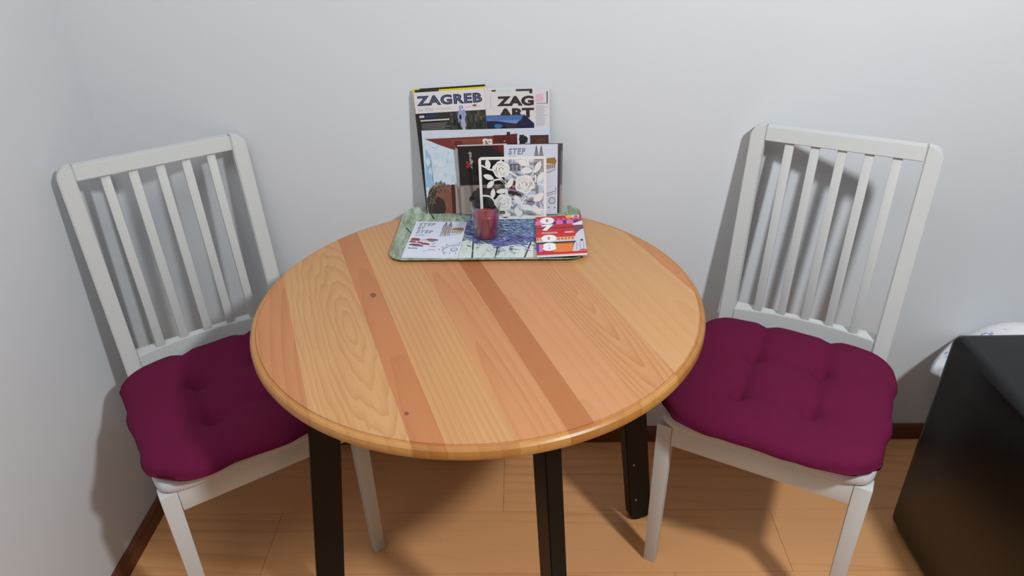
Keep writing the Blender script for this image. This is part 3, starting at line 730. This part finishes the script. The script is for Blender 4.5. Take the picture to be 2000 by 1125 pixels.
def quads_solid(quads, th, name, parent, y=0):
    """connected quads welded, then given thickness"""
    bm = bmesh.new()
    for q in quads: bm.faces.new([bm.verts.new((x, 0, z)) for x, z in q])
    bmesh.ops.remove_doubles(bm, verts=bm.verts, dist=1e-6)
    bmesh.ops.recalc_face_normals(bm, faces=bm.faces)
    g = bmesh.ops.extrude_face_region(bm, geom=bm.faces[:])
    for v in g['geom']:
        if isinstance(v, bmesh.types.BMVert): v.co.y -= th
    o = obj(name, bm, M_MET, parent); o.location = (0, y, 0)
    return o
TH = 0.0016
quads_solid(frame_polys(0.0062, 0.008), TH, 'front_frame', holder)
quads_solid(frame_polys(0.0062, 0.008), TH, 'rear_frame', holder, 0.0330).rotation_euler = (R(-4.5), 0, 0)
obj('base_plate', box_bm(-PWD / 2 + 0.006, PWD / 2 - 0.006, 0.0006, 0.0310, 0.0002, 0.0016), M_MET, holder)
def rose(cx, cz, rad, ph):
    nt, rs = 60, [0.0, 0.10, 0.20, 0.28, 0.34, 0.44, 0.54, 0.60, 0.72, 0.78, 0.90, 1.0]
    def pt(r_, t):
        f = 1 + (0.085 * abs(math.sin(2.5 * t + ph)) - 0.04) * (r_ ** 2) * 1.6
        return (cx + rad * r_ * f * math.cos(t), cz + rad * r_ * f * math.sin(t))
    Q = []
    for i in range(nt):
        t0, t1 = 2 * math.pi * i / nt, 2 * math.pi * (i + 1) / nt; a = (i / nt + ph / 6.28) % 1
        for k, (r0, r1) in enumerate(zip(rs, rs[1:])):
            gap = False
            if k == 2 and 0.05 < a < 0.55: gap = True             # inner curl
            if k == 3 and 0.55 <= a < 0.80: gap = True
            if k == 6 and (0.10 < a < 0.36 or 0.45 < a < 0.68 or 0.76 < a < 0.98): gap = True
            if k == 8 and (0.02 < a < 0.16 or 0.26 < a < 0.42 or 0.55 < a < 0.72 or 0.82 < a < 0.93): gap = True
            if gap: continue
            if r0 == 0: Q.append([pt(0, 0), pt(r1, t0), pt(r1, t1)])
            else: Q.append([pt(r0, t0), pt(r1, t0), pt(r1, t1), pt(r0, t1)])
    quads_solid(Q, TH, 'rose', holder)
for X, Y, rr, ph in ((462, 318, 0.0190, 0.4), (828, 552, 0.0215, 1.9), (478, 838, 0.0195, 3.3)):
    x, z = crop(X, Y); rose(x, z, rr, ph)
def leaf(X, Y, length, width, ang):
    cx, cz = crop(X, Y); a = R(ang); L_, W_ = length / 1068 * PWD / 2, width / 1068 * PWD / 2; pts = []
    for k in range(18):
        t = -1 + 2 * k / 18; pts.append((t * L_, W_ * (1 - t * t) ** 0.8))
    for k in range(18):
        t = 1 - 2 * k / 18; pts.append((t * L_, -W_ * (1 - t * t) ** 0.8))
    ca, sa = math.cos(a), math.sin(a)
    pts = [(cx + x * ca - z * sa, cz + x * sa + z * ca) for x, z in pts]
    # drop doubled tips
    out = []
    for q in pts:
        if not out or (abs(q[0] - out[-1][0]) + abs(q[1] - out[-1][1])) > 1e-6: out.append(q)
    flat_extrude([out], TH, 'leaf', holder, loc=(0, -TH / 2, 0))
for a in ((255, 232, 160, 84, 100), (258, 430, 175, 84, -22), (285, 545, 160, 84, 48), (318, 690, 165, 76, 84), (455, 655, 170, 78, 8),
          (800, 215, 195, 100, -28), (1040, 285, 200, 90, 62), (862, 340, 190, 96, -4), (1080, 445, 185, 86, 60), (598, 530, 190, 88, 66),
          (712, 800, 190, 96, -58), (1045, 765, 200, 120, 40), (870, 925, 190, 90, -24), (1020, 970, 200, 100, -52), (712, 1000, 190, 96, -62), (525, 1048, 150, 80, 22)):
    leaf(*a)
def stem(pts, wd):
    P = [Vector(crop(*q)) for q in pts]; F = []
    for i in range(len(P) - 1):                                   # smooth the path
        p0, p1, p2, p3 = P[max(0, i - 1)], P[i], P[i + 1], P[min(len(P) - 1, i + 2)]
        for k in range(5):
            t = k / 5; F.append(0.5 * ((2 * p1) + (p2 - p0) * t + (2 * p0 - 5 * p1 + 4 * p2 - p3) * t * t + (3 * p1 - p0 - 3 * p2 + p3) * t ** 3))
    F.append(P[-1]); L_, R_ = [], []
    for i, q in enumerate(F):
        d = (F[min(len(F) - 1, i + 1)] - F[max(0, i - 1)]).normalized(); n_ = Vector((-d.y, d.x)) * wd / 2
        L_.append(tuple(q + n_)); R_.append(tuple(q - n_))
    quads_solid([[L_[i], L_[i + 1], R_[i + 1], R_[i]] for i in range(len(F) - 1)], TH * 0.96, 'stem', holder, -0.00003)
for pts in ([(150, 250), (220, 280), (270, 312), (350, 322)], [(330, 485), (440, 470), (510, 535), (545, 620), (543, 745)], [(155, 722), (245, 730), (300, 765), (345, 830)],
            [(570, 350), (650, 390), (720, 440)], [(965, 335), (995, 400), (1005, 480), (975, 560)], [(985, 530), (1060, 555), (1155, 575)], [(862, 680), (852, 750), (790, 820), (772, 900), (772, 1085)],
            [(850, 755), (910, 735), (985, 735)], [(458, 150), (470, 215)], [(880, 150), (885, 200), (900, 260)], [(560, 800), (600, 850), (640, 900)], [(430, 440), (470, 470), (520, 545)],
            [(1060, 960), (1110, 965), (1160, 960)], [(772, 960), (820, 945), (870, 925)], [(740, 1030), (772, 1060)], [(545, 620), (590, 560)], [(900, 925), (960, 950), (1000, 960)], [(500, 950), (530, 1020), (540, 1090)], [(1080, 460), (1010, 545)], [(1040, 290), (990, 400)]):
    stem(pts, 0.0034)

# ------------------------------------------------------------------ magazines standing behind the holder
Z0 = TS + 0.0006
# 1 yellow framed magazine, rearmost
m1 = sheet('magazine', 0.163, 0.287, 0.002, (38, 36, 36), 'yellow and black magazine peeking out behind the ZAGREB newspaper', 'magazine')
p_ = Print(0.163, 0.287); p_.rect(0, 0, 1, 1, (40, 38, 36)); p_.rect(0, 0.855, 0.10, 1, (218, 192, 42)); p_.rect(0.36, 0.90, 1, 0.985, (222, 198, 40)); p_.rect(0.03, 0.955, 0.36, 0.992, (52, 48, 44))
p_.build('cover_print', m1, 0.002); stand(m1, -0.1440, -0.0436, Z0 + 0.0010, R(7.0), R(2.6))
# 2 ZAG ART
m2 = sheet('art_brochure', 0.150, 0.287, 0.0018, (214, 210, 212), 'pale ZAG ART brochure standing behind the other magazines on the right', 'brochure')
p_ = Print(0.150, 0.287); DK = (52, 46, 44)
p_.rect(0, 0, 1, 1, (208, 204, 206)); p_.rect(0.78, 0.70, 0.985, 0.995, (206, 204, 210))
p_.rect(0.14, 0.972, 0.20, 0.984, DK); p_.rect(0.50, 0.970, 0.745, 0.986, DK); p_.rect(0.70, 0.952, 0.745, 0.975, DK); p_.rect(0.22, 0.968, 0.48, 0.984, (190, 208, 206))
p_.text('ZAG', 0.21, 0.858, 0.765, 0.935, DK, 0.055); p_.text('ART', 0.225, 0.766, 0.765, 0.842, DK, 0.055)
p_.poly([(0, 0.0), (0, 0.79), (0.62, 0.79), (0.765, 0.72), (0.765, 0.0)], (32, 36, 62)); p_.poly([(0, 0.745), (0, 0.787), (0.61, 0.787), (0.56, 0.745)], (78, 108, 168)); p_.poly([(0, 0.77), (0.1, 0.75), (0.55, 0.75), (0.50, 0.722), (0.40, 0.728), (0.3, 0.738)], (104, 134, 184))
p_.blob(0.22, 0.705, 0.06, 0.018, (60, 108, 150), 3); p_.rect(0.34, 0.66, 0.50, 0.72, (56, 44, 52))
p_.lines(0.79, 0.885, 0.94, 0.945, 5, (214, 170, 188), 4, 0.7); p_.line([(0.965, 0.965), (0.965, 0.872)], 0.0022, DK); p_.line([(0.965, 0.873), (0.80, 0.873)], 0.0012, (120, 90, 100)); p_.lines(0.79, 0.70, 0.95, 0.86, 13, (178, 176, 184), 8, 0.5)
p_.rect(0.11, 0.84, 0.125, 0.94, (188, 186, 190))
p_.build('cover_print', m2, 0.0018); stand(m2, 0.0010, -0.0464, Z0 + 0.0004, R(7.0), R(0.4))
# 3 ZAGREB newspaper
m3 = sheet('newspaper', 0.158, 0.280, 0.002, (214, 212, 214), 'folded ZAGREB for YOU newspaper with a dark photo', 'newspaper')
p_ = Print(0.158, 0.280)
p_.rect(0, 0, 1, 1, (212, 208, 210)); bb = p_.text('ZAGREB', 0.03, 0.893, 0.965, 0.972, (40, 48, 78), 0.05, space=1.08); p_.text('ZAGREB', 0.03, 0.893, 0.965, 0.972, (140, 148, 168), -0.036, space=1.08, inner=('use', bb))
p_.text('for YOU', 0.045, 0.848, 0.255, 0.877, (146, 146, 150), -0.006); p_.lines(0.29, 0.856, 0.58, 0.872, 2, (186, 184, 190), 3); p_.rect(0.63, 0.853, 0.68, 0.876, (56, 84, 150)); p_.rect(0.645, 0.857, 0.665, 0.872, (220, 220, 226)); p_.lines(0.72, 0.855, 0.95, 0.872, 2, (206, 178, 182), 5, 0.4); p_.ell(0.85, 0.874, 0.03, 0.008, (90, 80, 70), 10)
p_.rect(0, 0, 1, 0.835, (40, 40, 42)); p_.rect(0.30, 0.0, 1, 0.833, (46, 50, 46))
for k in range(60):
    x, y = random.uniform(0.5, 0.98), random.uniform(0.68, 0.82); p_.ell(x, y, random.uniform(0.008, 0.03), random.uniform(0.01, 0.03), random.choice(((36, 42, 38), (60, 62, 52), (70, 66, 58), (30, 32, 30), (84, 78, 66))), 8, up=k % 12 == 0)
p_.blob(0.66, 0.79, 0.065, 0.060, (144, 150, 190), 5); p_.blob(0.67, 0.73, 0.035, 0.05, (156, 160, 192), 9); p_.rect(0.655, 0.67, 0.665, 0.70, (210, 210, 214), False); p_.rect(0.68, 0.67, 0.69, 0.70, (210, 210, 214))
p_.rect(0.05, 0.80, 0.12, 0.818, (190, 190, 192), False); p_.rect(0.14, 0.80, 0.30, 0.82, (36, 60, 110)); p_.lines(0.06, 0.768, 0.48, 0.786, 1, (196, 194, 190), 2, 0.6); p_.lines(0.07, 0.665, 0.52, 0.755, 7, (124, 124, 126), 7, 0.4)
p_.build('cover_print', m3, 0.002); stand(m3, -0.1430, -0.0490, Z0 + 0.0012, R(7.0), R(2.4))
# 4 magazine turned on its side
m4 = sheet('magazine', 0.291, 0.198, 0.003, (180, 200, 216), 'magazine turned on its side showing blue sky and dark hair', 'magazine')
p_ = Print(0.291, 0.198)
p_.rect(0, 0, 1, 1, (190, 206, 220)); p_.rect(0, 0.925, 1, 1, (198, 206, 220)); p_.poly([(0, 0.30), (0, 0.90), (0.05, 0.905), (0.22, 0.86), (0.265, 0.80), (0.27, 0.30)], (196, 212, 222)); p_.poly([(0, 0.34), (0.02, 0.80), (0.06, 0.70), (0.07, 0.30)], (146, 182, 208))
p_.poly([(0.02, 0.905), (0.30, 0.915), (0.60, 0.925), (0.75, 0.945), (0.75, 0.70), (0.25, 0.77), (0.19, 0.80), (0.12, 0.84)], (112, 56, 50)); p_.poly([(0.22, 0.89), (0.60, 0.90), (0.62, 0.72), (0.27, 0.76)], (132, 70, 56)); p_.blob(0.28, 0.84, 0.035, 0.04, (92, 50, 48), 3); p_.rect(0.56, 0.55, 0.75, 0.93, (92, 38, 38))
p_.poly([(0.745, 0.55), (0.745, 0.935), (0.83, 0.935), (0.86, 0.55)], (204, 212, 216)); p_.blob(0.79, 0.87, 0.034, 0.06, (38, 42, 44), 4); p_.rect(0.775, 0.74, 0.83, 0.82, (120, 168, 190)); p_.poly([(0.85, 0.55), (0.845, 0.92), (0.99, 0.92), (0.99, 0.55)], (74, 48, 42)); p_.blob(0.93, 0.83, 0.045, 0.05, (92, 62, 52), 6)
for x, y, rx, ry, c, sd in ((0.12, 0.16, 0.115, 0.22, (150, 140, 122), 11), (0.10, 0.13, 0.105, 0.215, (64, 58, 50), 12), (0.16, 0.17, 0.085, 0.20, (124, 84, 74), 13), (0.19, 0.12, 0.065, 0.16, (128, 78, 62), 14), (0.10, 0.08, 0.05, 0.13, (56, 46, 42), 15)):
    p_.poly([(max(0.002, min(0.998, x + rx * math.cos(q) * (1 + 0.06 * math.sin(9 * q + sd)))), max(0.004, min(0.99, y + ry * math.sin(q) * (1 + 0.06 * math.sin(7 * q + sd))))) for q in [2 * math.pi * k / 40 for k in range(40)]], c)
rh = random.Random(31)
for k in range(150):
    q = R(rh.uniform(60, 190)); rr_ = rh.uniform(0.55, 1.08); x0 = 0.125 + 0.10 * rr_ * math.cos(q); y0_ = 0.15 + 0.215 * rr_ * math.sin(q)
    x1 = x0 + rh.uniform(-0.006, 0.014); y1_ = y0_ + rh.uniform(0.01, 0.045)
    if x0 < 0.004 or y0_ < 0.02: continue
    p_.line([(x0, y0_), (max(0.003, x1), y1_)], rh.uniform(0.0007, 0.0016), rh.choice(((62, 56, 48), (88, 78, 64), (116, 102, 80), (48, 42, 38), (140, 126, 100))), k % 15 == 0)
for k in range(26):
    x0, y0_ = rh.uniform(0.03, 0.24), rh.uniform(0.42, 0.86); p_.blob(x0, y0_, rh.uniform(0.01, 0.03), rh.uniform(0.01, 0.05), rh.choice(((198, 212, 224), (188, 206, 220), (206, 216, 224), (180, 202, 218))), k, 20, 0.3)
p_.rect(0.205, 0.004, 0.235, 0.36, (66, 40, 34)); p_.poly([(0.232, 0.004), (0.275, 0.004), (0.275, 0.42), (0.255, 0.43), (0.238, 0.36)], (158, 140, 130)); p_.poly([(0.235, 0.42), (0.27, 0.30), (0.275, 0.78), (0.255, 0.80)], (204, 206, 208)); p_.line([(0.055, 0.66), (0.065, 0.40)], 0.0010, (120, 130, 140))
p_.text('ta', 0.455, 0.785, 0.55, 0.895, (224, 218, 214), 0.02, 0.35, 90); p_.ell(0.645, 0.86, 0.006, 0.006, (220, 214, 210), 8); p_.ell(0.63, 0.80, 0.005, 0.005, (220, 214, 210), 8); p_.rect(0.665, 0.925, 0.69, 0.965, (44, 44, 50))
p_.build('cover_print', m4, 0.003); stand(m4, -0.1405, -0.0520, Z0 + 0.0002, R(6.2), R(0.3))
# 5 dark booklet edge behind the leaflets
m5 = sheet('booklet', 0.100, 0.166, 0.002, (72, 68, 72), 'dark booklet edge showing right of the standing STEP BY STEP leaflet', 'booklet', ink((84, 78, 80)))
p_ = Print(0.100, 0.166); p_.rect(0, 0, 1, 1, (78, 74, 80)); p_.rect(0.95, 0.0, 1, 0.42, (150, 138, 134)); p_.rect(0.965, 0.42, 0.985, 0.9, (120, 122, 132))
p_.build('cover_print', m5, 0.002); stand(m5, 0.0765, -0.0606, Z0 + 0.0026, R(4.5), R(-0.6))
# 6 black leaflet
m6 = sheet('black_leaflet', 0.112, 0.166, 0.002, (36, 33, 34), 'black leaflet with a red and white script logo turned sideways', 'leaflet')
p_ = Print(0.112, 0.166)
p_.rect(0, 0, 1, 1, (36, 34, 34)); p_.rect(0, 0.985, 1, 1, (196, 186, 186)); p_.poly([(0.62, 0.985), (1, 0.985), (1, 0.80), (0.80, 0.90)], (74, 30, 34)); p_.poly([(0.80, 0.985), (0.94, 0.985), (0.93, 0.90), (0.86, 0.90)], (104, 32, 40))
p_.rect(0, 0, 1, 0.43, (136, 124, 116)); p_.blob(0.52, 0.22, 0.34, 0.165, (46, 44, 44), 21, 48, 0.12); p_.blob(0.45, 0.30, 0.18, 0.08, (58, 56, 54), 22); p_.blob(0.62, 0.20, 0.16, 0.07, (36, 34, 34), 23); p_.rect(0, 0, 0.07, 0.40, (150, 140, 130))
p_.text('Zagreb', 0.205, 0.665, 0.295, 0.905, (196, 188, 186), 0.01, 0.35, 90); p_.ell(0.185, 0.70, 0.035, 0.02, (176, 44, 44), 12); p_.ell(0.175, 0.755, 0.022, 0.022, (180, 48, 46), 12); p_.ell(0.20, 0.725, 0.02, 0.02, (160, 40, 42), 12)
p_.build('cover_print', m6, 0.002); stand(m6, -0.0575, -0.0636, Z0 + 0.0026, R(4.5), R(0.9))
# 7 standing copy of the city guide
m7 = sheet('city_guide_leaflet', 0.122, 0.166, 0.003, (208, 212, 226), 'pale STEP BY STEP leaflet standing behind the rose holder', 'leaflet')
p_ = Print(0.122, 0.166); guide_print(p_); p_.build('cover_print', m7, 0.003); stand(m7, 0.0440, -0.0662, Z0 + 0.0026, R(4.5), R(-0.3))
lf['group'] = 'STEP BY STEP leaflets'; m7['group'] = 'STEP BY STEP leaflets'
